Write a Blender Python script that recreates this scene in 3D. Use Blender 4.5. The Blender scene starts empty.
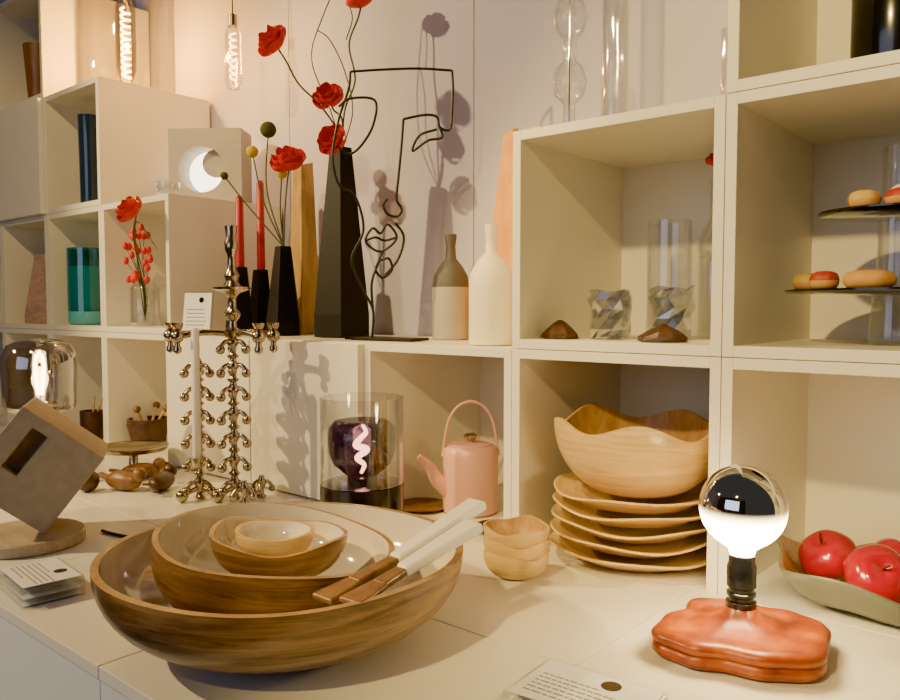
import bpy, math, random, bmesh
from math import sin, cos, pi, radians
from mathutils import Vector, Matrix, Euler
random.seed(4)
SC = bpy.context.scene.collection
try:
    bpy.context.scene.view_settings.look = 'AgX - Punchy'
except Exception: pass

# ------------------------------------------------------------------ materials
def newmat(name):
    m = bpy.data.materials.new(name); m.use_nodes = True
    return m, m.node_tree.nodes, m.node_tree.links, m.node_tree.nodes['Principled BSDF']
def pbr(name, col, rough=.5, metal=0, var=.06, scale=12, bump=0, coat=0, spec=.5, trans=0, emis=None, es=0):
    m, N, L, b = newmat(name)
    b.inputs['Roughness'].default_value = rough; b.inputs['Metallic'].default_value = metal
    b.inputs['Specular IOR Level'].default_value = spec; b.inputs['Coat Weight'].default_value = coat
    b.inputs['Transmission Weight'].default_value = trans
    tc = N.new('ShaderNodeTexCoord'); no = N.new('ShaderNodeTexNoise'); no.inputs['Scale'].default_value = scale
    no.inputs['Detail'].default_value = 5; L.new(tc.outputs['Object'], no.inputs['Vector'])
    mx = N.new('ShaderNodeMix'); mx.data_type = 'RGBA'
    mx.inputs[6].default_value = (*[c*(1-var) for c in col], 1); mx.inputs[7].default_value = (*[min(1, c*(1+var)) for c in col], 1)
    L.new(no.outputs[0], mx.inputs[0]); L.new(mx.outputs[2], b.inputs['Base Color'])
    if bump:
        bp = N.new('ShaderNodeBump'); bp.inputs['Strength'].default_value = bump; bp.inputs['Distance'].default_value = .002
        L.new(no.outputs[0], bp.inputs['Height']); L.new(bp.outputs[0], b.inputs['Normal'])
    if emis:
        b.inputs['Emission Color'].default_value = (*emis, 1); b.inputs['Emission Strength'].default_value = es
    return m
def wood(name, c1, c2, stretch=(1.5, 14, 14), scale=4, rough=.45, dark=None, coat=.1, rot=(0,0,0), lo=.36, hi=.62):
    m, N, L, b = newmat(name)
    b.inputs['Roughness'].default_value = rough; b.inputs['Coat Weight'].default_value = coat
    tc = N.new('ShaderNodeTexCoord'); mp = N.new('ShaderNodeMapping'); mp.inputs['Scale'].default_value = stretch
    mp.inputs['Rotation'].default_value = rot
    L.new(tc.outputs['Object'], mp.inputs['Vector'])
    no = N.new('ShaderNodeTexNoise'); no.inputs['Scale'].default_value = scale; no.inputs['Detail'].default_value = 9
    no.inputs['Roughness'].default_value = .7; no.inputs['Distortion'].default_value = .8
    L.new(mp.outputs[0], no.inputs['Vector'])
    cr = N.new('ShaderNodeValToRGB'); e = cr.color_ramp.elements
    e[0].position = lo; e[0].color = (*c1, 1); e[1].position = hi; e[1].color = (*c2, 1)
    L.new(no.outputs[0], cr.inputs[0])
    out = cr.outputs[0]
    if dark:
        n2 = N.new('ShaderNodeTexNoise'); n2.inputs['Scale'].default_value = 5; n2.inputs['Detail'].default_value = 4
        m2 = N.new('ShaderNodeMapping'); m2.inputs['Scale'].default_value = (1, 1, 4)
        L.new(tc.outputs['Object'], m2.inputs['Vector']); L.new(m2.outputs[0], n2.inputs['Vector'])
        r2 = N.new('ShaderNodeValToRGB'); r2.color_ramp.elements[0].position = .5; r2.color_ramp.elements[1].position = .64
        L.new(n2.outputs[0], r2.inputs[0])
        mx = N.new('ShaderNodeMix'); mx.data_type = 'RGBA'; mx.inputs[7].default_value = (*dark, 1)
        ml = N.new('ShaderNodeMath'); ml.operation = 'MULTIPLY'; ml.inputs[1].default_value = .75
        L.new(r2.outputs[0], ml.inputs[0]); L.new(ml.outputs[0], mx.inputs[0]); L.new(out, mx.inputs[6]); out = mx.outputs[2]
    L.new(out, b.inputs['Base Color'])
    bp = N.new('ShaderNodeBump'); bp.inputs['Strength'].default_value = .25; bp.inputs['Distance'].default_value = .001
    L.new(no.outputs[0], bp.inputs['Height']); L.new(bp.outputs[0], b.inputs['Normal'])
    return m
def glass(name, tint=(1, 1, 1), edge=.6, rough=.02, base=.05):
    m = bpy.data.materials.new(name); m.use_nodes = True; N = m.node_tree.nodes; L = m.node_tree.links; N.clear()
    o = N.new('ShaderNodeOutputMaterial'); mx = N.new('ShaderNodeMixShader'); t = N.new('ShaderNodeBsdfTransparent'); g = N.new('ShaderNodeBsdfGlossy')
    t.inputs[0].default_value = (*tint, 1); g.inputs['Roughness'].default_value = rough; g.inputs[0].default_value = (.95, .95, .95, 1)
    lw = N.new('ShaderNodeLayerWeight'); lw.inputs[0].default_value = .35
    mr = N.new('ShaderNodeMapRange'); mr.inputs[3].default_value = base; mr.inputs[4].default_value = edge
    L.new(lw.outputs['Facing'], mr.inputs[0]); pw = N.new('ShaderNodeMath'); pw.operation = 'POWER'; pw.inputs[1].default_value = 1.6
    L.new(mr.outputs[0], pw.inputs[0]); L.new(pw.outputs[0], mx.inputs[0])
    L.new(t.outputs[0], mx.inputs[1]); L.new(g.outputs[0], mx.inputs[2]); L.new(mx.outputs[0], o.inputs[0])
    return m
def emit(name, col, s):
    m = bpy.data.materials.new(name); m.use_nodes = True; N = m.node_tree.nodes; L = m.node_tree.links; N.clear()
    o = N.new('ShaderNodeOutputMaterial'); e = N.new('ShaderNodeEmission'); e.inputs[0].default_value = (*col, 1); e.inputs[1].default_value = s
    L.new(e.outputs[0], o.inputs[0]); return m

M_WHITE = pbr('white_lacquer', (.83, .785, .65), .42, var=.015, scale=6)
M_TOP = pbr('white_tabletop', (.86, .82, .70), .22, var=.015, scale=5)
M_FRONT = pbr('white_front', (.80, .82, .84), .35, var=.01)
M_WALL = pbr('wall_paint', (.55, .52, .60), .7, var=.03, scale=2)
M_WALLF = pbr('shop_wall', (.18, .15, .13), .8)
M_FLOOR = pbr('grey_floor', (.22, .19, .16), .6)
M_DK = pbr('seam_dark', (.12, .11, .1), .8)
M_WOODB = wood('mango_wood', (.12, .055, .018), (.38, .215, .078), (1.6, 1.6, 20), 3.6, .35, dark=(.07, .030, .010), coat=.25, lo=.37, hi=.60)
M_WOODB2 = wood('acacia_wood', (.09, .037, .012), (.28, .14, .048), (1.6, 1.6, 20), 3.6, .35, coat=.3, lo=.37, hi=.60)
M_RIM = wood('rim_wood', (.30, .17, .06), (.50, .31, .13), (6, 6, 6), 4, .35, coat=.3)
M_ENAM = pbr('white_enamel', (.80, .71, .58), .10, var=.10, scale=9, coat=.8)
M_WOODL = wood('light_wood', (.54, .34, .11), (.76, .53, .22), (2, 2, 30), 3, .4, coat=.2)
M_WOODLI = wood('light_wood_inner', (.36, .20, .06), (.56, .34, .13), (10, 10, 3), 3, .45)
M_WOODC = wood('prism_wood', (.38, .21, .05), (.55, .34, .10), (12, 12, 1.2), 4, .5)
M_ORNW = wood('orange_wood', (.74, .27, .02), (.84, .40, .05), (12, 12, 1.2), 4, .45)
M_DWOOD = wood('dark_wood', (.04, .016, .010), (.10, .04, .02), (3, 12, 12), 4, .4)
M_BWOOD = wood('brown_wood', (.14, .06, .02), (.26, .13, .045), (12, 12, 2), 4, .4)
M_DISHI = wood('dish_wood', (.26, .13, .04), (.46, .26, .09), (3, 12, 12), 4, .4)
M_BLACK = pbr('matte_black', (.010, .009, .009), .55, var=.2, bump=.2, spec=.3)
M_BLKG = pbr('gloss_black', (.010, .010, .012), .18, coat=.4)
M_WIRE = pbr('black_wire', (.012, .011, .010), .4)
M_CHROME = pbr('chrome', (.92, .9, .86), .05, 1, var=.01)
M_SILV = pbr('nickel', (.46, .38, .27), .2, 1, var=.03)
M_PINK = pbr('pink_enamel', (.74, .42, .34), .35, var=.03)
M_RED = pbr('poppy_red', (.68, .022, .022), .6, var=.35, scale=30)
M_CANR = pbr('red_wax', (.48, .012, .02), .4)
M_STEM = pbr('stem_green', (.07, .09, .02), .6)
M_YEL = pbr('craspedia_yellow', (.58, .44, .03), .9, var=.3, scale=120, bump=.8)
M_GRN = pbr('craspedia_green', (.07, .08, .02), .9, var=.3, scale=120, bump=.8)
M_CONC = pbr('concrete', (.46, .38, .26), .85, var=.25, scale=45, bump=.6)
M_CONL = pbr('light_concrete', (.46, .42, .35), .8, var=.12, scale=30)
M_CREAM = pbr('cream_clay', (.93, .84, .60), .5)
M_DISC = wood('disc_wood', (.36, .27, .17), (.52, .42, .29), (2, 14, 14), 3, .5)
M_WHP = pbr('white_plastic', (.86, .83, .76), .3)
M_CARD = pbr('white_card', (.82, .81, .80), .6)
M_INK = pbr('grey_ink', (.22, .22, .23), .7)
M_APPLE = pbr('apple_skin', (.42, .008, .022), .16, var=.5, scale=9, coat=.5)
M_TRAYO = pbr('tray_outer', (.16, .16, .11), .35, coat=.3)
M_TEAL = glass('teal_glass', (.24, .68, .70), .55, base=.2)
M_TEALI = pbr('teal_glass_core', (.10, .46, .47), .2, var=.3, scale=7, coat=.5)
M_NAVY = glass('navy_glass', (.24, .16, .30), .55, base=.15)
M_BLUEG = pbr('dark_blue_glass', (.02, .04, .08), .12, var=.3, coat=.6)
M_SMOKE = glass('smoke_glass', (.50, .46, .43), .95, base=.35)
M_CLEAR = glass('clear_glass', (.95, .955, .96), .9, base=.15)
M_CRUSH = glass('crushed_glass', (.84, .85, .88), .95, base=.3)
M_ACRY = glass('acrylic', (.93, .95, .96), .7, base=.10)
M_FIL = emit('filament', (1, .42, .08), 70)
M_FILP = emit('filament_pink', (1, .62, .24), 40)
M_FILW = emit('filament_white', (1, .74, .40), 80)
M_GLOW = emit('warm_disc', (1, .87, .66), 9)
M_WAX = pbr('white_wax', (.85, .8, .7), .5)

m, N, L, b = newmat('orange_glaze'); M_ORG = m
b.inputs['Roughness'].default_value = .35; b.inputs['Coat Weight'].default_value = .12
tc = N.new('ShaderNodeTexCoord'); no = N.new('ShaderNodeTexNoise'); no.inputs['Scale'].default_value = 26; no.inputs['Detail'].default_value = 7
L.new(tc.outputs['Object'], no.inputs['Vector']); cr = N.new('ShaderNodeValToRGB'); e = cr.color_ramp.elements
e[0].position = .30; e[0].color = (.12, .014, .001, 1); e[1].position = .72; e[1].color = (.50, .14, .003, 1)
x = e.new(.52); x.color = (.34, .060, .002, 1)
L.new(no.outputs[0], cr.inputs[0]); L.new(cr.outputs[0], b.inputs['Base Color'])

def shade_split(name, ctop, cbot, zs):
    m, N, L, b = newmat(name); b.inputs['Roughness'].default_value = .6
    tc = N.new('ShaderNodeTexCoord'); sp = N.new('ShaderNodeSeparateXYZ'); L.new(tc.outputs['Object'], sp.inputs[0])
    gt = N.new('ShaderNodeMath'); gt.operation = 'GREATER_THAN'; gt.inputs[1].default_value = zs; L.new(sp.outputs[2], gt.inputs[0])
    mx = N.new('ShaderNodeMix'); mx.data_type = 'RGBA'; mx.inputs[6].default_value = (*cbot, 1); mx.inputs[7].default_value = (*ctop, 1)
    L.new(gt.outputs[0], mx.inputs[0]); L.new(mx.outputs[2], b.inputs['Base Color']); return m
M_SHADED = shade_split('shaded_clay', (.11, .10, .09), (.44, .40, .34), .125)  # shadow on the upper bottle painted into its colour, lit tone below

# ------------------------------------------------------------------ geometry
def mesh_obj(name, V, F, mats, fi=None, smooth=True, loc=(0, 0, 0), rot=(0, 0, 0), ang=40):
    me = bpy.data.meshes.new(name); me.from_pydata([tuple(v) for v in V], [], F)
    if not isinstance(mats, (list, tuple)): mats = [mats]
    for mm in mats: me.materials.append(mm)
    if fi:
        for p, i in zip(me.polygons, fi): p.material_index = i
    me.validate(); me.update()
    if smooth:
        me.shade_smooth(); me.set_sharp_from_angle(angle=radians(ang))
    o = bpy.data.objects.new(name, me); SC.objects.link(o); o.location = loc; o.rotation_euler = rot
    return o
def bev(o, w=.001, s=2):
    b = o.modifiers.new('bevel', 'BEVEL'); b.width = w; b.segments = s; b.limit_method = 'ANGLE'; return o
def box(name, x0, x1, y0, y1, z0, z1, mat, bw=.0008):
    cx, cy, cz = (x0+x1)/2, (y0+y1)/2, (z0+z1)/2; a, b_, c = (x1-x0)/2, (y1-y0)/2, (z1-z0)/2
    V = [(sx*a, sy*b_, sz*c) for sx in (-1, 1) for sy in (-1, 1) for sz in (-1, 1)]
    F = [(0, 1, 3, 2), (4, 6, 7, 5), (0, 4, 5, 1), (2, 3, 7, 6), (0, 2, 6, 4), (1, 5, 7, 3)]
    o = mesh_obj(name, V, F, mat, smooth=False, loc=(cx, cy, cz))
    if bw: bev(o, bw)
    return o
def lathe(name, prof, mats, loc=(0, 0, 0), rot=(0, 0, 0), segs=64, pm=None, fn=None, smooth=True, ang=40, sc=(1, 1), tw=0):
    V = []; F = []; FI = []; rings = []
    for j, (r, z) in enumerate(prof):
        if r < 1e-6:
            V.append((0, 0, z)); rings.append([len(V)-1]); continue
        ring = []
        for i in range(segs):
            t = 2*pi*i/segs + tw*z; rr, zz = r, z
            if fn: rr, zz = fn(t, r, z, j)
            V.append((rr*cos(t)*sc[0], rr*sin(t)*sc[1], zz)); ring.append(len(V)-1)
        rings.append(ring)
    for j in range(len(prof)-1):
        A, B = rings[j], rings[j+1]; mi = pm[j] if pm else 0
        for i in range(segs):
            k = (i+1) % segs
            if len(A) == 1 and len(B) == 1: continue
            if len(A) == 1: F.append((A[0], B[k], B[i]))
            elif len(B) == 1: F.append((A[i], A[k], B[0]))
            else: F.append((A[i], A[k], B[k], B[i]))
            FI.append(mi)
    return mesh_obj(name, V, F, mats, FI, smooth, loc, rot, ang)
def catmull(P, n=8, cyc=False):
    P = [Vector(p) for p in P]; out = []; m = len(P)
    rng = range(m if cyc else m-1)
    for i in rng:
        p0 = P[(i-1) % m] if (cyc or i > 0) else P[i]*2-P[i+1]
        p1 = P[i]; p2 = P[(i+1) % m]; p3 = P[(i+2) % m] if (cyc or i+2 < m) else p2*2-p1
        for k in range(n):
            t = k/n
            out.append(.5*((2*p1)+(-p0+p2)*t+(2*p0-5*p1+4*p2-p3)*t*t+(-p0+3*p1-3*p2+p3)*t**3))
    if not cyc: out.append(P[-1])
    return out
def tube(name, pts, rad, mat, n=8, segs=8, cyc=False, loc=(0, 0, 0), straight=False, rot=(0, 0, 0)):
    C = [Vector(p) for p in pts] if straight else catmull(pts, n, cyc)
    V = []; F = []; m = len(C); nrm = None
    for i, c in enumerate(C):
        a = C[(i-1) % m] if (cyc or i > 0) else c; b_ = C[(i+1) % m] if (cyc or i < m-1) else c
        t = (b_-a).normalized()
        if nrm is None: nrm = t.orthogonal().normalized()
        nrm = (nrm-t*nrm.dot(t)).normalized(); bi = t.cross(nrm)
        r = rad(i/(m-1)) if callable(rad) else rad
        for k in range(segs):
            an = 2*pi*k/segs; V.append(c+(nrm*cos(an)+bi*sin(an))*r)
    for i in range(m if cyc else m-1):
        A = i*segs; B = ((i+1) % m)*segs
        for k in range(segs):
            l = (k+1) % segs; F.append((A+k, A+l, B+l, B+k))
    if not cyc:
        F.append(tuple(reversed(range(segs)))); F.append(tuple(range((m-1)*segs, m*segs)))
    return mesh_obj(name, V, F, mat, loc=loc, rot=rot, ang=60)
def sphere(name, r, mat, loc, sc=(1, 1, 1), segs=32, rings=16, fn=None):
    pr = [(0 if j in (0, rings) else r*sin(pi*j/rings), -r*cos(pi*j/rings)*sc[2]) for j in range(rings+1)]
    return lathe(name, pr, mat, loc, segs=segs, fn=fn, ang=180, sc=sc[:2])
def beam(name, p0, p1, w0, w1, t, mat, up=(0, 0, 1), bw=.002):
    p0, p1 = Vector(p0), Vector(p1); d = (p1-p0).normalized(); s = d.cross(Vector(up)).normalized(); u = s.cross(d)
    V = []
    for p, w in ((p0, w0), (p1, w1)):
        for a, b_ in ((-1, -1), (1, -1), (1, 1), (-1, 1)): V.append(p+s*a*w/2+u*b_*t/2)
    F = [(0, 3, 2, 1), (4, 5, 6, 7), (0, 1, 5, 4), (1, 2, 6, 5), (2, 3, 7, 6), (3, 0, 4, 7)]
    return bev(mesh_obj(name, V, F, mat, smooth=False), bw, 3)
def group(name, objs, loc=(0, 0, 0), rot=None):
    e = bpy.data.objects.new(name, None); SC.objects.link(e); e.location = loc; e.empty_display_size = .05
    for o in objs:
        o.parent = e; o.matrix_parent_inverse = Matrix.Translation(-Vector(loc))
    if rot: e.rotation_euler = rot
    return e
RV = Vector((.7621, .6475, 0)); FV = Vector((-.6475, .7621, 0))   # horizontal axes a display item may be turned along

# ------------------------------------------------------------------ camera
cam = bpy.data.cameras.new('camera'); c = bpy.data.objects.new('camera', cam); SC.objects.link(c)
cam.lens = 31.6; cam.sensor_width = 36; cam.clip_start = .01
c.location = (0, 0, .45); c.rotation_euler = (radians(90-3.04), 0, radians(90-49.65)); bpy.context.scene.camera = c

# ------------------------------------------------------------------ room
box('floor', -5, 1.7, -3.2, 1.66, -.82, -.80, M_FLOOR, 0)
wparts = []
xs = [-5, -3.54, -2.79, -2.04, -1.289, -.54, .21, .96, 1.7]
for i in range(8):
    wparts.append(box('panel_%d' % i, xs[i]+.0012, xs[i+1]-.0012, 1.612, 1.64, -.8, 2.8, M_WALL, .001))
wparts.append(box('backing', -5, 1.7, 1.641, 1.66, -.8, 2.8, M_DK, 0))
group('wall_back', wparts)
box('wall_left', -5.04, -5, -3.2, 1.64, -.8, 2.8, M_WALL, 0)
box('wall_front', -5, 1.7, -3.24, -3.2, -.8, 2.8, M_WALLF, 0)

# ------------------------------------------------------------------ shelving modules
def module(i, z0, z1, closed=False):
    x1 = -.4708-.4*i-.0006; x0 = x1-.3988; t = .0175; z0 += .0006; z1 -= .0006
    y0, y1 = 1.204, 1.602; P = []
    P.append(box('side_l', x0, x0+t, y0, y1, z0, z1, M_WHITE)); P.append(box('side_r', x1-t, x1, y0, y1, z0, z1, M_WHITE))
    P.append(box('bottom', x0+t, x1-t, y0, y1, z0, z0+t, M_WHITE)); P.append(box('top', x0+t, x1-t, y0, y1, z1-t, z1, M_WHITE))
    P.append(box('back', x0+t, x1-t, y1-.008, y1, z0+t, z1-t, M_WHITE, 0))
    if closed: P.append(box('door', x0+.002, x1-.002, y0-.018, y0-.001, z0+.022 if z0 < 0 else z0+.002, z1-.003, M_WHITE, .001))
    return P
P = []
for i in range(-2, 9): P += module(i, -.018, .374, i in (2, 3))
for i in (-2, -1, 0, 4, 5, 6, 7, 8): P += module(i, .374, .776)
for i in (-2, -1, 5, 6, 7, 8): P += module(i, .776, 1.178, i == 6)
for i in (-2, -1, 6, 7, 8): P += module(i, 1.178, 1.58)
group('cube_shelving_unit', P)

# table / counter tiles
P = []
xs = [-3.253, -2.796, -2.339, -1.882, -1.425, -.967, -.51, -.053, .404, .86]
for i in range(len(xs)-1):
    for (ya, yb) in ((.454, .8391), (.8409, 1.2032)):
        P.append(box('top', xs[i]+.0010, xs[i+1]-.0010, ya, yb, -.018, 0, M_TOP, .0014))
    P.append(box('front_upper', xs[i]+.001, xs[i+1]-.001, .456, 1.2, -.40, -.0185, M_FRONT, .001))
    P.append(box('front_lower', xs[i]+.001, xs[i+1]-.001, .456, 1.2, -.799, -.402, M_FRONT, .001))
group('display_counter', P)

# ------------------------------------------------------------------ big bowl
def bowl_prof(R, H, foot, th, n=12, p=2.2, zb=0):
    out = [(0, zb), (foot, zb)]
    for k in range(1, n+1):
        t = k/n; out.append((foot+(R-foot)*sin(t*pi/2)**.9, zb+H*(t**p*.75+.25*t)))
    inn = []
    for k in range(n, 0, -1):
        t = k/n; inn.append((foot*.9+(R-th-foot*.9)*sin(t*pi/2)**.9, zb+th+(H-th)*(t**p*.75+.25*t)))
    inn[0] = (R-th, zb+H)
    return out+inn+[(0, zb+th)], len(out)
def wb(R, H, amp, ph, nn=3, a2=.0):
    def f(t, r, z, j):
        q = max(0, z/H)**2
        return r*(1+a2*q*sin(2*t+ph)), z+q*amp*(sin(nn*t+ph)+.5*sin((nn+2)*t+2*ph))
    return f
def bowl(name, R, H, foot, th, mo, mi, loc, rot=(0, 0, 0), amp=.003, ph=0, nn=3, a2=.0, segs=96, p=2.2):
    pr, k = bowl_prof(R, H, foot, th, p=p)
    pm = [0]*(k-1)+[2]+[1]*(len(pr)-k)
    return lathe(name, pr, [mo, mi, M_RIM if mo in (M_WOODB, M_WOODB2) else mo], loc, rot, segs, pm, wb(R, H, amp, ph, nn, a2), ang=50)
OX, OY = -.0246, .031
def lean(a): return (a*FV.x, a*FV.y, 0)
bowl('large_wooden_bowl', .2475, .118, .090, .010, M_WOODB, M_ENAM, (-.8746, .676, .0008), (0, 0, 0), amp=.0015, ph=1, p=2.0)
bowl('medium_wooden_bowl', .168, .108, .06, .008, M_WOODB2, M_ENAM, (-.896, .664, .023), lean(radians(6)), amp=.003, ph=2.2, nn=2, a2=.03)
bowl('small_wooden_bowl', .092, .056, .035, .006, M_WOODB2, M_ENAM, (-.889, .674, .080), lean(radians(3)), amp=.005, ph=.5, nn=2, a2=.04)
bowl('tiny_wooden_bowl', .054, .036, .022, .006, M_WOODL, M_ENAM, (-.895, .673, .104), lean(radians(2)), amp=.001, ph=.5, nn=2, a2=.02)
def server(nm, w, a, b_):
    o_ = Vector((OX, OY, .008)); w, a, b_ = Vector(w)+o_, Vector(a)+o_, Vector(b_)+o_
    d = (a-w).normalized()
    return group(nm, [beam('handle', a, b_, .021, .034, .014, M_WHP, bw=.004), beam('blade_neck', w+d*.03, a, .022, .018, .010, M_BWOOD, bw=.003),
                      beam('blade', w-d*.02, w+d*.035, .036, .024, .008, M_BWOOD, bw=.003)], loc=tuple(a))
server('salad_server', (-.674, .580, .106), (-.672, .680, .121), (-.656, .832, .168))
server('salad_server', (-.634, .586, .110), (-.640, .660, .119), (-.626, .786, .152))

# ------------------------------------------------------------------ small bowls + plate stack in the cube
P = []
for k in range(3):
    P.append(bowl('bowl_%d' % k, .056, .042, .026, .004, M_WOODL, M_WOODLI, (-.764, 1.072, .001+k*.021), amp=.0028, ph=k*1.3, nn=3))
group('small_bowl_stack', P, (-.764, 1.072, 0))
P = []
def plate(nm, R, H, foot, z, ph):
    pr = [(0, 0), (foot, 0), (foot+.03, .004), (R*.75, .012), (R*.93, .022), (R, H), (R-.002, H+.003), (R-.008, H+.001), (R*.9, .026), (R*.72, .018), (foot, .009), (0, .008)]
    def f(t, r, z_, j):
        q = (r/R)**4; return r, z_+q*.003*sin(3*t+ph)+q*.002*sin(5*t+ph*2)
    return lathe(nm, pr, M_WOODL, (-.660, 1.292, z), segs=96, fn=f, ang=60)
for k in range(5): P.append(plate('plate_%d' % k, .153-.002*k, .028, .07, .0005+k*.0248, k*1.1))
group('wooden_plate_stack', P, (-.660, 1.292, 0))
def fn(t, r, z, j):
    q = (z/.13)**2.5 if z > 0 else 0
    return r*(1+.015*q*sin(4*t)), z+q*.013*(sin(5*t+.6)+.3*sin(3*t))
pr, k = bowl_prof(.150, .125, .065, .006, p=1.7)
lathe('wavy_wooden_bowl', pr, [M_WOODL, M_WOODLI], (-.658, 1.300, .121), segs=120, pm=[0]*k+[1]*(len(pr)-k), fn=fn, ang=60)

# ------------------------------------------------------------------ teapot
def teapot(x, y):
    P = [lathe('body', [(0, 0), (.055, 0), (.060, .004), (.061, .02), (.061, .13), (.059, .142), (.052, .148), (.045, .149), (.045, .152), (.02, .154), (0, .154)], M_PINK, (x, y, .001), segs=64),
         lathe('knob', [(0, .153), (.006, .153), (.006, .158), (.015, .164), (.016, .170), (.010, .174), (0, .175)], M_SILV, (x, y, .001), segs=32)]
    d = (-RV*.95+FV*-.2).normalized()
    pts = [Vector((x, y, .055))+d*.05, Vector((x, y, .075))+d*.075, Vector((x, y, .105))+d*.092, Vector((x, y, .128))+d*.116]
    P.append(tube('spout', pts, lambda t: .016*(1-t)+.0065, M_PINK))
    h = (RV*.92+FV*.1).normalized(); C = Vector((x, y, .145))
    pts = [C+h*(.056*cos(a))*(1.0)+Vector((0, 0, .10*sin(a)**.8 if sin(a) > 0 else 0)) for a in [pi*i/12 for i in range(13)]]
    pts = [C+Vector((0, 0, -.02))+h*.062]+pts[1:-1]+[C+Vector((0, 0, -.02))-h*.062]
    P.append(tube('handle', pts, .0034, M_PINK))
    return group('pink_teapot', P, (x, y, 0))
teapot(-1.083, 1.345)
lathe('wooden_saucer', [(0, 0), (.05, 0), (.062, .008), (.060, .009), (.045, .004), (0, .004)], M_BWOOD, (-1.185, 1.30, .0008), segs=48)
lathe('black_saucer', [(0, 0), (.04, 0), (.055, .008), (.052, .009), (.04, .004), (0, .004)], M_BLKG, (-.945, 1.27, .0008), segs=48)

# ------------------------------------------------------------------ glass hurricane lamp with navy globe
x, y = -1.154, 1.085
P = [lathe('base', [(0, 0), (.080, 0), (.0845, .002), (.0845, .098), (.080, .100), (.03, .100), (.03, .112), (0, .112)], M_BLKG, (x, y, .001), segs=64),
     lathe('glass_cylinder', [(.082, .1015), (.0845, .1015), (.0845, .272), (.083, .273), (.082, .272), (.082, .1015)], M_CLEAR, (x, y, 0), segs=72),
     lathe('globe', [(.024, .108), (.034, .118), (.056, .137), (.066, .160), (.068, .190), (.066, .212), (.055, .224), (.035, .228), (0, .228)], M_NAVY, (x, y, 0), segs=48, ang=180)]
fz = [(-.002, .118), (.004, .135), (-.009, .150), (.010, .166), (-.012, .174), (-.002, .190), (.008, .200), (.002, .216)]
P.append(tube('filament', [Vector((x, y, b_))+RV*a+FV*.004*sin(i*2.3) for i, (a, b_) in enumerate(fz)], lambda t: .0030+.0034*sin(pi*t), M_FILP)); group('navy_globe_hurricane_lamp', P, (x, y, 0))

# ------------------------------------------------------------------ chrome-top bulb lamp
x, y = -.3686, 1.025
rad = [(0, 1.02), (25, .90), (50, .74), (80, .84), (110, .90), (135, .72), (165, .90), (190, 1.10), (212, 1.0), (240, .82), (272, .92), (300, 1.04), (330, .94), (360, 1.02)]
def rf(t):
    a = math.degrees(t-radians(40.3)) % 360
    for (a0, r0), (a1, r1) in zip(rad, rad[1:]):
        if a0 <= a <= a1:
            s = (a-a0)/(a1-a0); s = s*s*(3-2*s); return r0+(r1-r0)*s
def fn(t, r, z, j):
    q = min(1, r/.07)**1.5; return r*(1+(rf(t)-1)*q), z
body = lathe('base', [(0, 0), (.096, 0), (.106, .003), (.111, .009), (.110, .016), (.106, .019), (.111, .022), (.112, .029), (.107, .034), (.095, .036), (.085, .034), (.07, .036), (.045, .040), (.026, .048), (.020, .058), (0, .058)], M_ORG, (x, y, .001), segs=144, fn=fn, ang=60)
P = [body, lathe('socket', [(0, .055), (.0195, .055), (.0195, .066), (.016, .068), (.016, .072), (.0185, .074), (.0185, .078), (.016, .080), (.016, .084), (.0185, .086), (.0185, .112), (.0165, .118), (.0165, .128), (0, .128)], M_BLKG, (x, y, 0), segs=40)]
m, N, L, b = newmat('mirrored_bulb'); M_BULB = m
b.inputs['Metallic'].default_value = 1; b.inputs['Roughness'].default_value = .03; b.inputs['Base Color'].default_value = (.9, .88, .84, 1)
tc = N.new('ShaderNodeTexCoord'); sp = N.new('ShaderNodeSeparateXYZ'); L.new(tc.outputs['Object'], sp.inputs[0])
mr = N.new('ShaderNodeMapRange'); mr.inputs[1].default_value = .004; mr.inputs[2].default_value = -.020; mr.inputs[3].default_value = 0; mr.inputs[4].default_value = 1
L.new(sp.outputs[2], mr.inputs[0]); em = N.new('ShaderNodeEmission'); em.inputs[0].default_value = (1, .76, .38, 1); em.inputs[1].default_value = 90
pw = N.new('ShaderNodeMath'); pw.operation = 'POWER'; pw.inputs[1].default_value = 2.0; L.new(mr.outputs[0], pw.inputs[0])
mx = N.new('ShaderNodeMixShader'); L.new(pw.outputs[0], mx.inputs[0]); L.new(b.outputs[0], mx.inputs[1]); L.new(em.outputs[0], mx.inputs[2])
L.new(mx.outputs[0], N['Material Output'].inputs[0])
R = .0550; pr = [(.0155, -.062), (.0175, -.055)]
pr += [(R*sin(a), -R*cos(a)) for a in [radians(d) for d in range(30, 180, 6)]]+[(0, R)]
P.append(lathe('bulb', pr, M_BULB, (x, y, .191), segs=64, ang=180))
group('mirrored_bulb_table_lamp', P, (x, y, 0))

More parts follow.
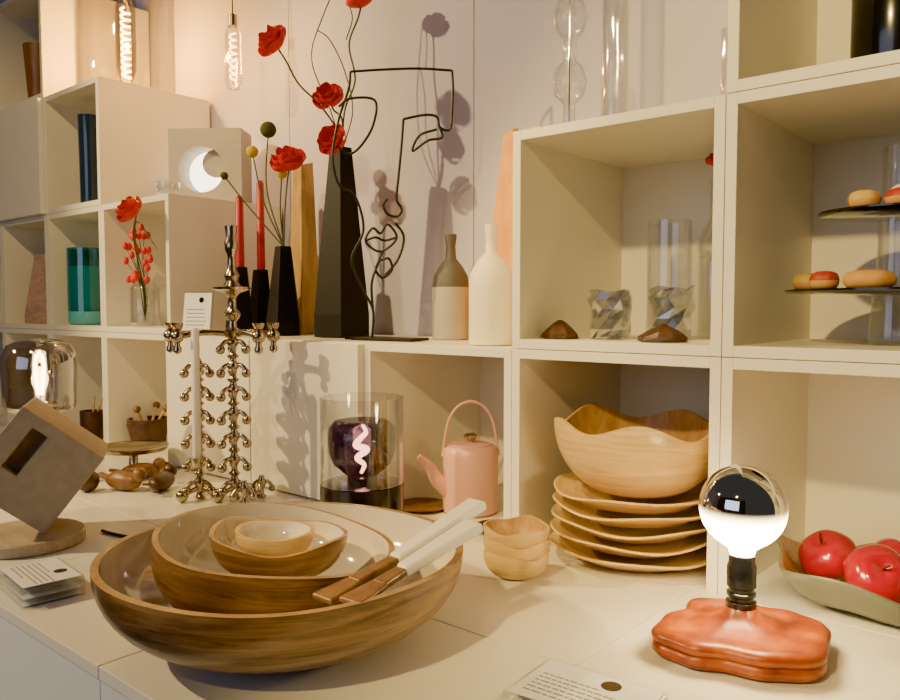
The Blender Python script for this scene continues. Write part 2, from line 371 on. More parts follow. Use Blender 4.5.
# ------------------------------------------------------------------ wavy tray + apples
def fn(t, r, z, j):
    q = (r/.12)**2; return r*(1+.10*q*sin(3*t+.4)+.05*q*sin(5*t)), z+q*(.012*sin(2*t+.8)+.013*sin(4*t+1.8))
pr = [(0, 0), (.05, 0), (.075, .006), (.098, .024), (.112, .048), (.118, .060), (.116, .062), (.110, .058), (.094, .032), (.072, .014), (.05, .008), (0, .007)]
lathe('wavy_fruit_dish', pr, [M_TRAYO, M_DISHI], (-.272, 1.310, .004), (0, 0, 0), segs=120, pm=[0]*6+[1]*5, fn=fn, ang=180, sc=(1.32, 1.12))
def apple(x, y, z, r, tilt):
    n = 24; pr = []
    for k in range(n+1):
        a = pi*k/n; rr = r*sin(a)*(1+.10*sin(a)); zz = -r*.90*cos(a)
        zz += -.30*r*math.exp(-(a-pi)**2/.12) if a > pi/2 else .12*r*math.exp(-a*a/.08)
        if k in (0, n): rr = 0
        pr.append((rr, zz))
    a = lathe('fruit', pr, M_APPLE, (x, y, z), tilt, segs=40, ang=180, fn=lambda t, q, zz, j: (q*(1+.02*sin(5*t)), zz))
    mt = Matrix.Translation((x, y, z)) @ Euler(tilt).to_matrix().to_4x4()
    s = tube('stem', [mt @ Vector((0, 0, r*.55)), mt @ Vector((.002, 0, r*.85)), mt @ Vector((.006, 0, r*1.1))], .0016, M_DWOOD)
    return group('red_apple', [a, s], (x, y, z))
apple(-.342, 1.325, .060, .040, (.5, -.3, 0)); apple(-.258, 1.268, .060, .042, (.9, .2, .3)); apple(-.25, 1.368, .058, .038, (-.3, .4, 0))

# ------------------------------------------------------------------ card signs
def acrylic(name, cx, cy, w, h, z0, rz, n=1):
    P = []
    for k in range(n):
        z = z0+k*.0105
        a = box('block_%d' % k, -w/2, w/2, -h/2, h/2, z, z+.009, M_ACRY, .001); P.append(a)
        a = box('sheet_%d' % k, -w/2+.004, w/2-.004, -h/2+.004, h/2-.004, z+.0092 if k == n-1 else z+.002, z+.0096 if k == n-1 else z+.0024, M_CARD, 0); P.append(a)
    zt = z0+(n-1)*.0105+.0097
    P.append(lathe('stamp', [(0, 0), (.011*w/.14, 0), (.011*w/.14, .0002), (0, .0002)], M_BLKG, (w*.12, h*.27, zt), segs=24))
    random.seed(7)
    for r in range(6):
        xx = -w*.40; end = w*(.42 if r != 5 else .1); yy = h*(.10-.085*r)
        if r == 0: end = w*.05
        while xx < end:
            l = w*random.uniform(.03, .08); P.append(box('line', xx, min(xx+l, end+.003), yy, yy+h*.022, zt, zt+.0002, M_INK, 0)); xx += l+w*.014
    g = group(name, P); g.location = (cx, cy, 0); g.rotation_euler = (0, 0, rz); return g
acrylic('acrylic_sign', -.455, .775, .155, .110, .0005, radians(3))
acrylic('acrylic_card_stack', -1.296, .520, .130, .092, .0005, radians(-6), 3)

# ------------------------------------------------------------------ concrete cube lamp on disc
lathe('round_wooden_board', [(0, 0), (.100, 0), (.103, .003), (.103, .019), (.100, .022), (0, .022)], M_DISC, (-1.582, .612, .0008), segs=64)
S_ = .174; h_ = S_/2
me = bpy.data.meshes.new('body'); bm = bmesh.new()
sx, sz, sw, sh = -.034, .020, .016, .044
xsq = [-h_, sx-sw, sx+sw, h_]; zsq = [-h_, sz-sh, sz+sh, h_]
G = [[bm.verts.new((xx, -h_, zz)) for zz in zsq] for xx in xsq]
for i in range(3):
    for j in range(3):
        if (i, j) != (1, 1): bm.faces.new((G[i][j], G[i+1][j], G[i+1][j+1], G[i][j+1]))
inner = [G[1][1], G[2][1], G[2][2], G[1][2]]; deep = [bm.verts.new((v.co.x, -h_+.035, v.co.z)) for v in inner]
for i in range(4):
    k = (i+1) % 4; bm.faces.new((inner[i], inner[k], deep[k], deep[i]))
bm.faces.new(deep)
Bk = [[bm.verts.new((xx, h_, zz)) for zz in zsq] for xx in xsq]
for i in range(3):
    for j in range(3): bm.faces.new((Bk[i][j], Bk[i][j+1], Bk[i+1][j+1], Bk[i+1][j]))
for i in range(3):
    bm.faces.new((G[i][0], Bk[i][0], Bk[i+1][0], G[i+1][0])); bm.faces.new((G[i][3], G[i+1][3], Bk[i+1][3], Bk[i][3]))
    bm.faces.new((G[0][i], G[0][i+1], Bk[0][i+1], Bk[0][i])); bm.faces.new((G[3][i], Bk[3][i], Bk[3][i+1], G[3][i+1]))
bmesh.ops.recalc_face_normals(bm, faces=bm.faces)
bm.to_mesh(me); bm.free(); me.materials.append(M_CONC)
o = bpy.data.objects.new('body', me); SC.objects.link(o); bev(o, .002, 2)
o.matrix_world = Matrix.Translation((-1.615, .652, .1462)) @ Matrix.Rotation(radians(61), 4, 'Z') @ Matrix.Rotation(radians(38), 4, 'Y')
group('concrete_block_lamp', [o], (-1.615, .652, .1))
tube('power_cable', [(-1.545, .740, .004), (-1.50, .745, .0036), (-1.45, .76, .0036), (-1.43, .80, .0036), (-1.45, .85, .0036), (-1.49, .89, .0036)], .0034, M_WIRE)

# smoke glass lamp
x, y = -2.09, .85
P = [lathe('base', [(0, 0), (.06, 0), (.062, .004), (.06, .02), (.022, .024), (.020, .16), (.03, .175), (.03, .20), (0, .20)], M_BWOOD, (x, y, .001), segs=40),
     lathe('shade', [(.032, .186), (.06, .187), (.078, .192), (.084, .205), (.088, .30), (.086, .33), (.074, .356), (.05, .368), (.03, .372)], M_SMOKE, (x, y, 0), segs=56, ang=180),
     lathe('bulb', [(.012, .20), (.014, .225), (.026, .26), (.030, .30), (.024, .33), (.012, .345), (0, .348)], M_CLEAR, (x, y, 0), segs=32, ang=180)]
for k in range(4):
    a = k*pi/2+.4; P.append(tube('filament', [(x+.006*cos(a), y+.006*sin(a), .230), (x+.014*cos(a), y+.014*sin(a), .285), (x+.010*cos(a), y+.010*sin(a), .332)], .0042, M_FILW, n=3))
group('smoked_glass_lamp', P, (x, y, 0))

lathe('silver_footed_dish', [(0, 0), (.045, 0), (.047, .004), (.02, .010), (.012, .022), (.012, .045), (.03, .055), (.085, .062), (.093, .074), (.091, .075), (.08, .067), (0, .062)], M_SILV, (-2.043, 1.07, .001), segs=48)
sphere('wooden_ball', .027, M_DWOOD, (-1.916, .885, .0275))
def bird(x, y, rz, s, mt):
    b = sphere('body', .035*s, mt, (0, 0, .024*s), sc=(1.55, .75, .68)); h = sphere('head', .018*s, mt, (.052*s, 0, .042*s))
    bk = lathe('beak', [(.006*s, 0), (.004*s, .008*s), (0, .018*s)], M_DWOOD, (.067*s, 0, .042*s), (0, radians(95), 0), segs=16)
    t = beam('tail', (-.045*s, 0, .026*s), (-.085*s, 0, .034*s), .022*s, .026*s, .006*s, mt)
    g = group('wooden_bird_figurine', [b, h, bk, t]); g.location = (x, y, .001); g.rotation_euler = (0, 0, rz)
bird(-1.865, .950, .3, 1.0, M_BWOOD); bird(-1.79, 1.01, 2.2, .95, M_DWOOD); bird(-1.95, 1.04, 1.1, .9, M_BWOOD)

# ------------------------------------------------------------------ modular candelabra
X0, Y0 = -1.594, 1.060
P = []
def unit(px, py, z, a0, s=1.0):
    out = [lathe('hub', [(0, 0), (.010*s, .001), (.013*s, .006), (.007*s, .012), (.0065*s, .022), (.010*s, .030), (.014*s, .038), (.010*s, .046), (.007*s, .052), (.007*s, .056), (0, .056)], M_SILV, (px, py, z), segs=20, ang=70)]
    for k in range(3):
        a = a0+k*2*pi/3; ex, ey = px+.030*s*cos(a), py+.030*s*sin(a)
        out.append(tube('arm', [(px, py, z+.040), (px+.018*s*cos(a), py+.018*s*sin(a), z+.040), (ex, ey, z+.028)], .0050*s, M_SILV, n=3, segs=8))
        out.append(sphere('ball', .0100*s, M_SILV, (ex, ey, z+.022), segs=16, rings=10))
    return out
c1 = Vector((X0, Y0, 0))+RV*.022; c2 = Vector((X0, Y0, 0))-RV*.060
for k in range(7): P += unit(c1.x, c1.y, .002+k*.055, .5, 1.1)
for k in range(6): P += unit(c2.x, c2.y, .002+k*.055, .35, 1.1)
for v0 in (c1, c2):
    for k in range(3):
        a = .45+k*2*pi/3; ex, ey = v0.x+.045*cos(a), v0.y+.045*sin(a)
        P.append(tube('foot_arm', [(v0.x, v0.y, .03), (ex, ey, .016)], .006, M_SILV, straight=True)); P.append(sphere('foot_ball', .0145, M_SILV, (ex, ey, .0150), segs=18, rings=12))
for q, w in ((.085, .0), (.06, -.06)):
    v = Vector((X0, Y0, 0))+RV*q+FV*w; P += unit(v.x, v.y, .002, q*40, .85)
zt = .390
def cup(p, z, h=.03): return lathe('cup', [(0, z), (.007, z), (.006, z+.006), (.012, z+.012), (.014, z+h), (.0125, z+h), (.0105, z+.014), (0, z+.014)], M_SILV, (p.x, p.y, 0), segs=24)
ctr = Vector((X0, Y0, 0))+RV*.022
for q, w in ((-.145, .0), (-.11, -.055), (.095, .0), (.075, -.06)):
    e_ = ctr+RV*q+FV*w
    P.append(tube('branch', [(ctr.x, ctr.y, zt), ((ctr*.5+e_*.5).x, (ctr*.5+e_*.5).y, zt+.004), (e_.x, e_.y, zt-.004)], .0075, M_SILV, n=5))
    P.append(sphere('joint', .016, M_SILV, (e_.x, e_.y, zt-.004), segs=18, rings=10)); P.append(cup(e_, zt+.004, .022))
    P.append(lathe('drop', [(0, zt-.045), (.009, zt-.040), (.010, zt-.032), (.006, zt-.024), (.008, zt-.012), (0, zt-.01)], M_SILV, (e_.x, e_.y, 0), segs=16))
pr = [(0, zt-.01), (.020, zt-.008), (.022, zt+.006), (.011, zt+.016), (.010, zt+.03), (.018, zt+.04), (.019, zt+.048), (.010, zt+.06), (.010, zt+.085), (.018, zt+.095), (.042, zt+.103), (.043, zt+.108), (.020, zt+.111),
      (.014, zt+.122), (.018, zt+.135), (.010, zt+.15), (.009, zt+.18), (.015, zt+.195), (.016, zt+.212), (.012, zt+.22), (.015, zt+.25), (.013, zt+.251), (0, zt+.235)]
P.append(lathe('finial', pr, M_SILV, (ctr.x, ctr.y, 0), segs=28))
v = c2+FV*-.055+RV*.012
P.append(lathe('candle', [(0, .10), (.0095, .10), (.0095, .40), (.006, .405), (0, .405)], M_WAX, (v.x, v.y, 0), segs=20)); P.append(cup(v, .08))
P.append(tube('candle_bracket', [(c2.x, c2.y, .075), (v.x, v.y, .082)], .004, M_SILV, straight=True))
group('modular_metal_candelabra', P, (X0, Y0, 0))

# ------------------------------------------------------------------ items on the middle counter
ZC = .3745
def facet(name, w0, w1, h, mat, x, y, rz=0, n=5, z=ZC, cut=.0, lean=(0, 0)):
    V = []; F = []
    lv = [(0, w0), (.12, w0*1.0), (1, w1)]
    for (t, w) in lv:
        for i in range(n):
            a = 2*pi*i/n; zz = t*h
            if t == 1: zz += cut*cos(a)
            V.append((w*cos(a)+lean[0]*t, w*sin(a)+lean[1]*t, zz))
    for j in range(len(lv)-1):
        for i in range(n): F.append((j*n+i, j*n+(i+1) % n, (j+1)*n+(i+1) % n, (j+1)*n+i))
    F.append(tuple(reversed(range(n)))); F.append(tuple(range(2*n, 3*n)))
    o = mesh_obj(name, V, F, mat, smooth=False, loc=(x, y, z+.0005), rot=(0, 0, rz)); bev(o, .0015); return o
facet('tall_black_faceted_vase', .075, .030, .49, M_BLACK, -1.562, 1.40, .5, 5)
facet('small_black_faceted_vase', .052, .024, .245, M_BLACK, -1.771, 1.375, .2, 5)
facet('wooden_prism_vase', .048, .030, .49, M_WOODC, -1.845, 1.505, .75, 4, cut=.012)
facet('orange_wooden_vase', .085, .018, .485, M_ORNW, -1.100, 1.512, .6, 5, cut=.01)
for (x, y, zt_) in ((-1.897, 1.32, .766), (-1.977, 1.45, .832)):
    P = [facet('holder', .042, .024, .19, M_BLACK, x, y, .3, 5), lathe('candle', [(0, 0), (.0125, 0), (.011, zt_-.566-.01), (.004, zt_-.566), (0, zt_-.566)], M_CANR, (x, y, .5655), segs=20)]
    group('red_taper_candle_in_holder', P, (x, y, ZC))
def bottle(name, w, h, mat, x, y, neck=.30):
    pr = [(0, 0), (w*.96, 0), (w, .004), (w, h*.5), (w*.93, h*.60), (w*.62, h*.70), (w*neck*1.05, h*.77), (w*neck*.9, h*.88), (w*neck*1.15, h*.98), (w*neck*1.1, h), (w*neck*.7, h), (w*neck*.6, h*.9), (0, h*.88)]
    return lathe(name, pr, mat, (x, y, ZC+.0005), segs=48, ang=50)
bottle('grey_bottle_vase', .045, .252, M_SHADED, -1.238, 1.46, .28)
bottle('cream_bottle_vase', .046, .246, M_CREAM, -.993, 1.30, .26)

# wire face sculpture, turned towards the shop
org = Vector((-1.339, 1.32, ZC))
def wp(px, py): return org+RV*((px-380)*.00237)+Vector((0, 0, (342-py)*.00237))
WR = .0031
W = []
W.append(tube('head_line', [wp(*q) for q in [(372, 340), (373, 312), (362, 290), (352, 262), (364, 232), (356, 200), (340, 188), (334, 160), (340, 125), (350, 95), (352, 78)]], WR, M_WIRE))
W.append(tube('brow_line', [wp(*q) for q in [(352, 78), (385, 76), (420, 75), (452, 77)]], WR, M_WIRE, n=3))
W.append(tube('brow_drop', [wp(*q) for q in [(452, 77), (453, 95), (452, 115), (450, 134), (440, 132), (437, 122), (425, 120), (404, 124)]], WR, M_WIRE, n=5))
W.append(tube('nose_line', [wp(*q) for q in [(404, 124), (402, 150), (399, 180), (397, 202), (402, 212), (398, 219), (388, 217), (384, 208), (388, 202)]], WR, M_WIRE))
W.append(tube('eye_line', [wp(*q) for q in [(440, 132), (442, 142), (428, 145), (413, 155), (420, 140), (437, 134)]], WR, M_WIRE))
W.append(tube('inner_eye', [wp(*q) for q in [(340, 112), (352, 104), (376, 106), (374, 130), (362, 150), (350, 158), (338, 150)]], WR, M_WIRE))
W.append(tube('lips_outer', [wp(*q) for q in [(366, 243), (373, 231), (381, 236), (388, 227), (397, 240), (386, 252), (376, 253)]], WR, M_WIRE, cyc=True))
W.append(tube('lips_mid', [wp(*q) for q in [(366, 243), (376, 240), (385, 243), (397, 240)]], WR, M_WIRE))
W.append(tube('chin', [wp(*q) for q in [(384, 252), (380, 262), (389, 261), (392, 272), (383, 280), (376, 272), (380, 262), (372, 285), (373, 312)]], WR, M_WIRE))
W.append(tube('jaw', [wp(*q) for q in [(383, 280), (398, 262), (404, 240), (396, 226)]], WR, M_WIRE))
b = box('base', -.10, .10, -.035, .035, 0, .006, M_BLACK, .001); b.location = org+Vector((.02, .0, .0035)); b.rotation_euler = (0, 0, radians(40.3-35)); W.append(b)
group('wire_face_sculpture', W, tuple(org))

# ------------------------------------------------------------------ flowers
def poppy(P_, axis, s, seed=0):
    random.seed(seed); out = []; q = Vector(axis).normalized().to_track_quat('Z', 'Y').to_matrix().to_4x4(); T = Matrix.Translation(P_) @ q
    V = []; F = []
    for layer in range(3):
        for p in range(4):
            base = len(V); a0 = p*pi/2+layer*.55+random.uniform(-.15, .15); nu, nv = 11, 9; op = .55+.26*layer
            ph = random.uniform(0, 6); hh = (1.25, 1.05, .75)[layer]
            for iv in range(nv):
                v = iv/(nv-1)
                for iu in range(nu):
                    u = iu/(nu-1)*2-1; a = a0+u*.85*(v**.35 if v > 0 else 0)
                    rr = s*(.05+op*(sin(v*pi*.56)))*(1-.12*u*u); zz = s*hh*(v**1.5)*(1-.10*u*u)+s*.09*sin(4*u+ph)*v*v
                    V.append(T @ Vector((rr*cos(a), rr*sin(a), zz)))
            for iv in range(nv-1):
                for iu in range(nu-1):
                    k = base+iv*nu+iu; F.append((k, k+1, k+nu+1, k+nu))
    out.append(mesh_obj('petals', V, F, M_RED, ang=180)); out.append(sphere('heart', s*.2, M_BLACK, T @ Vector((0, 0, s*.25)), segs=14, rings=8))
    return out
def pt(base, r, f, z): return Vector(base)+RV*r+FV*f+Vector((0, 0, z-base[2]))
B = (-1.562, 1.40, 0)
S = 2.078/790
def up(px, y_, f=0):
    u = (y_-350)/790; T = (u+.0531)/(1-.0531*u); d = 2.078+f; return pt((B[0], B[1], 0), (px-342)*S*d/2.078, f, .45-T*d)
P = []
st = [[(342, 149), (338, 128), (322, 104), (303, 84), (292, 62), (284, 48)], [(343, 149), (344, 120), (336, 110), (333, 102)], [(344, 149), (341, 146)],
      [(343, 149), (346, 110), (356, 80), (350, 45), (358, 20), (361, 8)]]
fl = [((286, 40), 15, (-.1, -.8, .5)), ((334, 96), 14, (.3, -.7, .6)), ((341, 136), 14, (.2, -.9, .3)), ((362, 0), 13, (.1, -.5, 1))]
for k, (s_, f_) in enumerate(zip(st, fl)):
    fo = (-.06, -.02, -.045, .03)[k]
    n = len(s_)
    P.append(tube('stem', [up(a, b_, fo*i/(n-1)) for i, (a, b_) in enumerate(s_)], .0024, M_STEM))
    P += poppy(up(f_[0][0], f_[0][1]+8, fo), f_[2], f_[1]*S*1.05, k)
for pts in ([(343, 149), (330, 110), (312, 60), (322, 20), (338, -10), (352, 15), (346, 40)], [(344, 149), (352, 110), (344, 70), (330, 40), (318, 30)]):
    P.append(tube('tendril', [up(a, b_, .04*(i > 0)) for i, (a, b_) in enumerate(pts)], .0016, M_WIRE))
group('poppy_stems', P, (-1.562, 1.40, .87))
B = (-1.771, 1.375, 0); S = 2.198/790
def up2(px, y_, f=0):
    u = (y_-350)/790; T = (u+.0531)/(1-.0531*u); d = 2.198+f; return pt((B[0], B[1], 0), (px-286)*S*d/2.198, f, .45-T*d)
P = []
for tgt, mid in (((292, 167), (288, 205)), ((272, 131), (270, 190)), ((256, 152), (266, 200)), ((285, 174), (283, 210)), ((228, 176), (250, 205))):
    P.append(tube('stem', [up2(286, 247), up2(*mid), up2(*tgt)], .0020, M_STEM))
P += poppy(up2(294, 170), (.2, -.5, .8), 17*S, 9)
for (a, b_), r, mt in (((272, 130), 8, M_GRN), ((256, 152), 6, M_YEL), ((285, 174), 5, M_YEL), ((228, 176), 4, M_GRN)): P.append(sphere('blossom', r*S, mt, up2(a, b_), segs=20, rings=12))
group('wildflower_stems', P, (-1.771, 1.375, .62))

x, y = -2.36, 1.285
P = [lathe('vase', [(0, .002), (.042, .002), (.046, .01), (.046, .12), (.03, .14), (.032, .155), (.029, .155), (.027, .14), (.043, .118), (.043, .012), (0, .010)], M_CLEAR, (x, y, .392), segs=40)]
F0 = Vector((-2.150, 1.15, .715))
P.append(tube('stem', [(x, y, .41), (x+.01, y-.01, .52), (x+.07, y-.07, .66), tuple(F0)], .0022, M_STEM)); P += poppy(F0, (-.1, -.8, .6), .040, 21)
P.append(tube('stem', [(x, y, .41), (x+.02, y-.03, .56), (x+.16, y-.11, .70), (x+.24, y-.09, .62)], .0016, M_STEM))
random.seed(3)
for k in range(26):
    a = random.uniform(0, 6.28); rr = random.uniform(.01, .06); zz = random.uniform(.53, .70); q = Vector((x+rr*cos(a), y-.02+rr*sin(a)*.6, zz))
    P.append(sphere('berry', .009, M_RED, q, sc=(1, 1, 1.4), segs=12, rings=8))
    if k % 2 == 0: P.append(tube('twig', [(x, y, .42), (x+rr*.4*cos(a), y, (zz+.42)/2), tuple(q)], .001, M_STEM, n=3, segs=5))
group('red_flowers_in_glass_vase', P, (x, y, .392))

# ------------------------------------------------------------------ left cube contents
def cylglass(name, r, h, mat, x, y, z, th=.003, flare=0, foot=.006):
    return lathe(name, [(0, 0), (r*.95, 0), (r, foot), (r+flare*.3, h*.5), (r+flare, h), (r+flare-th, h), (r+flare*.3-th, h*.5), (r-th, foot*2), (0, foot*1.6)], mat, (x, y, z+.001), segs=48, ang=50)
r_ = .066
lathe('teal_glass_vase', [(0, 0), (r_*.9, 0), (r_, .01), (r_, .045), (r_, .262), (r_-.005, .262), (r_-.006, .20), (r_-.007, .05), (r_-.02, .035), (0, .03)], [M_TEAL, M_TEALI], (-2.742, 1.285, .3935), segs=48, pm=[1, 1, 1, 0, 1, 0, 1, 1, 1], ang=60)
cylglass('dark_blue_glass_vase', .033, .30, M_BLUEG, -2.675, 1.27, .7945, flare=.004)
lathe('tapered_wooden_vase', [(0, 0), (.036, 0), (.038, .004), (.054, .23), (.050, .23), (.035, .02), (0, .02)], M_BWOOD, (-3.126, 1.30, 1.1975), segs=40)
facet('wooden_wedge_block', .07, .03, .26, M_DISHI, -3.134, 1.30, .3, 3, z=.3925)
P = [lathe('bowl', [(0, 0), (.045, 0), (.05, .006), (.066, .07), (.064, .092), (.058, .092), (.06, .07), (.044, .012), (0, .012)], M_DWOOD, (-2.40, 1.31, .001), segs=40)]
for a, b_ in ((.05, .03), (-.04, .05), (.01, -.04)): P.append(tube('spoon_handle', [(-2.40, 1.31, .03), (-2.40+a, 1.31+b_, .12)], .005, M_WOODL, straight=True)); P.append(sphere('spoon_tip', .012, M_BWOOD, (-2.40+a*1.1, 1.31+b_*1.1, .127), segs=14, rings=8))
group('dark_bowl_with_spoons', P, (-2.40, 1.31, 0))
P = [lathe('pot', [(0, 0), (.032, 0), (.036, .006), (.038, .10), (.034, .10), (.03, .012), (0, .012)], M_DWOOD, (-2.665, 1.25, .001), segs=32)]
for a, b_ in ((.02, .03), (-.02, .02)): P.append(tube('brush_handle', [(-2.665, 1.25, .03), (-2.665+a, 1.25+b_, .15)], .004, M_WOODL, straight=True))
group('brush_pot', P, (-2.665, 1.25, 0))

# square lamp with round opening
me = bpy.data.meshes.new('frame'); bm = bmesh.new()
w, h, dp, r0, n = .115, .115, .11, .072, 48
def ringv(y_, kind):
    vs = []
    for i in range(n):
        a = 2*pi*i/n
        if kind: s_ = min(w/abs(cos(a)) if abs(cos(a)) > 1e-6 else 9, h/abs(sin(a)) if abs(sin(a)) > 1e-6 else 9); vs.append(bm.verts.new((s_*cos(a), y_, s_*sin(a))))
        else: vs.append(bm.verts.new((-.012+r0*cos(a), y_, -.01+r0*sin(a))))
    return vs
A, Bv, C, D = ringv(0, 1), ringv(0, 0), ringv(dp, 0), ringv(dp, 1)
for i in range(n):
    k = (i+1) % n
    for p, q in ((A, Bv), (Bv, C), (C, D), (D, A)): bm.faces.new((p[i], p[k], q[k], q[i]))
bmesh.ops.recalc_face_normals(bm, faces=bm.faces); bm.to_mesh(me); bm.free(); me.materials.append(M_CONL)
fr = bpy.data.objects.new('frame', me); SC.objects.link(fr)
dk = lathe('glow_disc', [(0, 0), (.069, 0), (.069, .004), (0, .004)], M_GLOW, (-.012, .09, -.01), (radians(90), 0, 0), segs=48)
moon = lathe('crescent_shade', [(0, 0), (.044, 0), (.044, .006), (0, .006)], M_CONL, (.026, .035, .012), (radians(90), 0, 0), segs=48)
g = group('square_moon_lamp', [fr, dk, moon]); g.location = (-2.190, 1.40, .8925); g.rotation_euler = (0, 0, radians(38))
bowl('small_glass_bowl', .036, .045, .018, .003, M_CLEAR, M_CLEAR, (-2.17, 1.26, .777), amp=0)

# filament jar lamp on the left tower
x, y = -2.665, 1.40
P = [lathe('jar', [(0, 0), (.155, 0), (.162, .008), (.162, .42), (.15, .45), (.147, .45), (.158, .418), (.158, .012), (0, .006)], M_CLEAR, (x, y, 1.179), segs=64),
     lathe('socket', [(0, .006), (.022, .006), (.022, .035), (.015, .04), (0, .04)], M_SILV, (x, y, 1.18), segs=24),
     lathe('bulb', [(.013, .04), (.02, .06), (.034, .10), (.034, .30), (.02, .34), (0, .35)], M_CLEAR, (x, y, 1.18), segs=32, ang=180),
     tube('filament', [Vector((x, y, 1.245))+Vector((.014*cos(k*1.2), .014*sin(k*1.2), .0042*k)) for k in range(58)], .0036, M_FIL, n=3, segs=6)]
group('filament_jar_lamp', P, (x, y, 1.178))
x, y = -2.105, 1.45  # added bulb and cord, standing in for a reflection of the glowing filament
P = [tube('added_cord', [(x, y, 2.78), (x, y, 1.34)], .002, M_WIRE, straight=True), lathe('socket', [(0, 1.345), (.014, 1.345), (.014, 1.31), (0, 1.31)], M_SILV, (x, y, 0), segs=20),
     lathe('glass', [(.012, 1.312), (.024, 1.29), (.026, 1.14), (.016, 1.12), (0, 1.118)], M_CLEAR, (x, y, 0), segs=28, ang=180),
     tube('filament', [Vector((x, y, 1.145))+Vector((.010*cos(k*1.3), .010*sin(k*1.3), .0042*k)) for k in range(36)], .0022, emit('filament_dim', (1, .45, .10), 25), n=3, segs=6)]
group('filament_reflection_bulb', P, (x, y, 1.2))

# card sign by the step
cd = box('card', -.045, .045, -.0015, .0015, 0, .118, M_CARD, 0); ac = box('holder', -.048, .048, .002, .005, 0, .122, M_ACRY, 0)
ls = [cd, ac]
random.seed(5)
for r in range(5):
    ls.append(box('line', -.036, random.uniform(.0, .034), -.0019, -.0016, .070-.011*r, .0725-.011*r, M_INK, 0))
ls.append(lathe('stamp', [(0, 0), (.008, 0), (.008, .0003), (0, .0003)], M_BLKG, (0.012, -.0019, .098), (radians(90), 0, 0), segs=20))
g = group('small_card_sign', ls); g.location = (-1.975, 1.225, ZC+.0008); g.rotation_euler = (radians(-8), 0, radians(22))

# ------------------------------------------------------------------ upper centre cube contents
Z2 = .3925
def crushed(name, x, y, r, h, z):
    random.seed(int(abs(x)*1000) % 97)
    V = []; F = []; n = 10; m_ = 6
    for j in range(m_):
        for i in range(n):
            a = 2*pi*(i+.5*(j % 2))/n; rr = r*(1 if j < m_-1 else .93)*random.uniform(.68, 1.0); V.append((rr*cos(a), rr*sin(a), h*j/(m_-1)*(1 if j < m_-1 else random.uniform(.9, 1.05))))
    for j in range(m_-1):
        for i in range(n):
            a, b_, c_, d = j*n+i, j*n+(i+1) % n, (j+1)*n+(i+1) % n, (j+1)*n+i; F += [(a, b_, c_), (a, c_, d)]
    F.append(tuple(reversed(range(n))))
    o = mesh_obj(name, V, F, M_CRUSH, smooth=False, loc=(x, y, z+.001)); s = o.modifiers.new('solid', 'SOLIDIFY'); s.thickness = .004; return o
crushed('crumpled_glass_tumbler', -.718, 1.30, .045, .090, Z2)
def rock(name, x, y, z, r, h, seed):
    random.seed(seed); ph = random.uniform(0, 6)
    return lathe(name, [(0, 0), (r, 0), (r*1.02, h*.25), (r*.75, h*.55), (r*.35, h*.85), (r*.1, h), (0, h)], M_DWOOD, (x, y, z+.001), segs=9, fn=lambda t, q, zz, j: (q*(1+.14*sin(2*t+ph+j)), zz), smooth=False)
rock('dark_wooden_stone', -.810, 1.275, Z2, .036, .034, 1)
rock('dark_wooden_stone', -.595, 1.262, Z2, .038, .030, 2)
crushed('crumpled_glass_tumbler', -.620, 1.345, .045, .095, Z2)
cylglass('glass_hurricane', .043, .225, M_CLEAR, -.675, 1.455, Z2)
P = [lathe('bottle', [(0, 0), (.032, 0), (.034, .005), (.034, .19), (.014, .23), (.012, .30), (.014, .302), (.010, .302), (.011, .23), (.031, .188), (.031, .01), (0, .008)], M_CLEAR, (-.60, 1.50, Z2+.001), segs=32),
     tube('stem', [(-.60, 1.50, Z2+.02), (-.60, 1.50, Z2+.2), (-.601, 1.495, .735)], .0016, M_STEM)]+poppy((-.600, 1.495, .722), (0, -.3, 1), .020, 5)
group('glass_bottle_with_flower', P, (-.60, 1.50, Z2))
ZT = .7765
cylglass('tall_glass_cylinder', .026, .42, M_CLEAR, -.760, 1.385, ZT)
P = [lathe('tube', [(0, 0), (.035, 0), (.036, .006), (.012, .014), (.012, .06), (.028, .075), (.034, .10), (.028, .125), (.013, .14), (.013, .18), (.028, .195), (.034, .22), (.028, .245), (.013, .26), (.013, .42), (0, .42)], M_CLEAR, (-.815, 1.31, ZT+.001), segs=40, ang=60)]
P.append(tube('rod', [(-.815, 1.31, ZT+.02), (-.815, 1.31, ZT+.42)], .0025, M_CHROME, straight=True)); group('glass_bead_stand', P, (-.815, 1.31, ZT))
cylglass('slim_glass_vase', .012, .15, M_CLEAR, -.530, 1.36, ZT)
box('small_wooden_block', -.865, -.840, 1.25, 1.27, ZT+.0005, ZT+.0145, M_WOODL, .001)

# ------------------------------------------------------------------ cake stand
x, y = -.272, 1.385
P = [lathe('foot', [(0, 0), (.032, 0), (.034, .004), (.034, .010), (.029, .075), (.027, .076), (.03, .012), (0, .010)], M_CLEAR, (x, y, Z2+.001), segs=40),
     lathe('lower_plate', [(0, .470), (.150, .4735), (.156, .476), (.156, .479), (.15, .479), (0, .476)], M_BLKG, (x, y, 0), segs=72),
     lathe('column', [(0, .479), (.024, .479), (.024, .59), (.022, .59), (.022, .482), (0, .482)], M_CLEAR, (x, y, 0), segs=32),
     lathe('upper_plate', [(0, .592), (.106, .5945), (.110, .597), (.110, .600), (.104, .600), (0, .598)], M_BLKG, (x, y, 0), segs=72),
     lathe('finial', [(0, .600), (.020, .600), (.020, .69), (.016, .70), (.016, .69), (.017, .605), (0, .605)], M_CLEAR, (x, y, 0), segs=32)]
group('glass_cake_stand', P, (x, y, Z2))
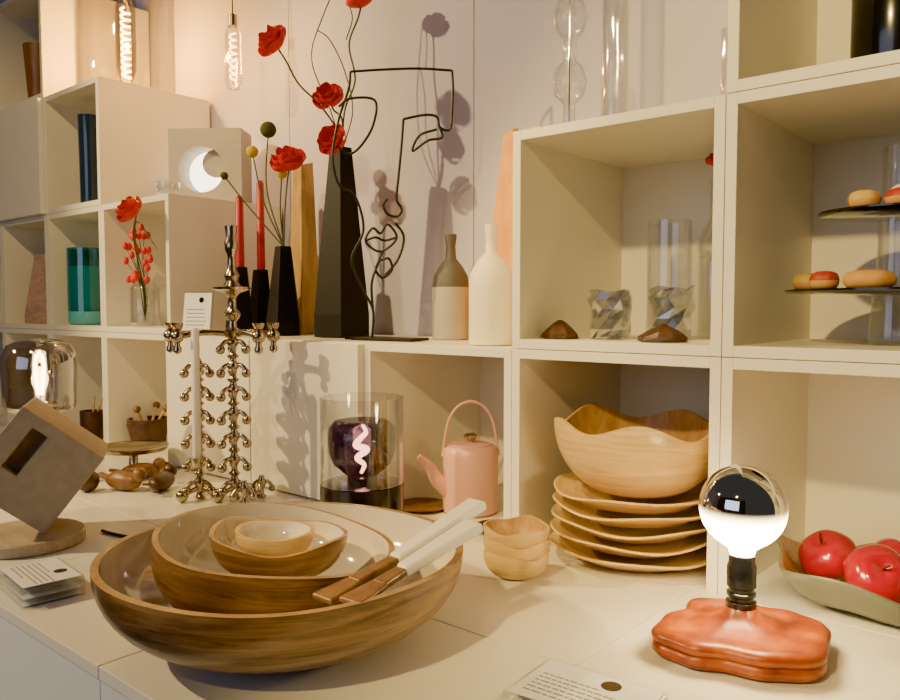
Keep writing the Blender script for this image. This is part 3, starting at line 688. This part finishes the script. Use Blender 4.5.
cols = {'r': pbr('pastry_red', (.42, .035, .02), .5), 't': pbr('pastry_tan', (.62, .33, .09), .6), 'y': pbr('pastry_yellow', (.62, .42, .10), .6), 'k': pbr('icing_dark', (.03, .015, .01), .3), 'w': pbr('icing_white', (.85, .8, .7), .5)}
def pastry(px, py, z, c, r, icing=None):
    pr = [(0, 0), (r*.85, 0), (r, .006), (r*1.02, .012), (r*.98, .017), (r*.85, .023), (r*.5, .026), (r*.2, .0265), (0, .0262)]
    P = [lathe('bun', pr, [cols['t'], cols[c]], (px, py, z+.0005), segs=36, pm=[0, 0, 0, 1, 1, 1, 1, 1], ang=180, fn=lambda t, q, zz, j: (q*(1+.04*sin(6*t)*(3 <= j <= 5)), zz))]
    if icing:
        for k in (-1, 0, 1): P.append(tube('icing', [Vector((px, py, z+.024))+RV*(k*r*.45)-FV*r*.6, Vector((px, py, z+.0275))+RV*(k*r*.45), Vector((px, py, z+.024))+RV*(k*r*.45)+FV*r*.6], .0030, cols[icing], n=3, segs=6))
    group('pastry', P, (px, py, z))
a = Vector((x, y, 0))
for (rr, ff, z, cc, r, ic) in ((-.122, -.03, .479, 'r', .020, None), (-.075, -.07, .479, 't', .034, None), (-.004, -.11, .479, 'y', .034, 'k'), (.065, -.10, .479, 'r', .03, None), (-.10, .06, .479, 'y', .028, None),
                               (-.065, -.03, .600, 'y', .022, None), (-.022, -.065, .600, 'r', .027, 'w'), (.04, -.06, .600, 't', .026, None)):
    v = a+RV*rr+FV*ff; pastry(v.x, v.y, z, cc, r, ic)
lathe('black_canister', [(0, 0), (.06, 0), (.062, .004), (.062, .16), (.06, .164), (0, .164)], M_BLKG, (-.283, 1.40, .7955), segs=48)

# ------------------------------------------------------------------ lights
def spot(name, loc, tgt, e, col, ang=60, size=.06, blend=.5):
    l = bpy.data.lights.new(name, 'SPOT'); l.energy = e; l.color = col; l.spot_size = radians(ang); l.spot_blend = blend; l.shadow_soft_size = size
    o = bpy.data.objects.new(name, l); SC.objects.link(o); o.location = loc; o.rotation_euler = (Vector(tgt)-Vector(loc)).to_track_quat('-Z', 'Y').to_euler()
def point(name, loc, e, col, size=.02):
    l = bpy.data.lights.new(name, 'POINT'); l.energy = e; l.color = col; l.shadow_soft_size = size
    o = bpy.data.objects.new(name, l); SC.objects.link(o); o.location = loc
spot('track_spot_left', (-3.3, -1.0, 2.0), (-1.1, 1.3, .4), 740, (1, .74, .34), 55, .035)
spot('track_spot_right', (-.35, -1.3, 1.9), (-.35, 1.3, .45), 480, (1, .72, .25), 42, .05)
spot('added_bottle_spot', (-1.7, .25, 2.5), (-1.0, 1.38, .45), 330, (1, .70, .26), 24, .04)  # unseen accent spot, added to brighten the bottle vases
spot('track_spot_far', (-1.2, -.6, 2.5), (-2.5, 1.2, .6), 260, (1, .70, .28), 50, .05)
l = bpy.data.lights.new('daylight', 'AREA'); l.shape = 'RECTANGLE'; l.size = 2.5; l.size_y = 1.6; l.energy = 38; l.color = (.64, .71, 1)
o = bpy.data.objects.new('window_light', l); SC.objects.link(o); o.location = (-1.0, -2.6, 1.0); o.rotation_euler = (Vector((-1, 1.2, .3))-Vector(o.location)).to_track_quat('-Z', 'Y').to_euler()
point('jar_lamp_light', (-2.60, 1.38, 1.35), 36, (1, .46, .06))
point('filament_reflection_light', (-2.105, 1.40, 1.22), 6, (1, .46, .07))  # added glow for the stand-in reflection bulb
point('smoke_lamp_light', (-2.09, .85, .27), 5, (1, .64, .24))
point('globe_lamp_light', (-1.154, 1.085, .17), 1.5, (1, .55, .28))
w = bpy.data.worlds.new('world'); bpy.context.scene.world = w; w.use_nodes = True
bg = w.node_tree.nodes['Background']; bg.inputs[0].default_value = (.66, .62, .60, 1); bg.inputs[1].default_value = .11
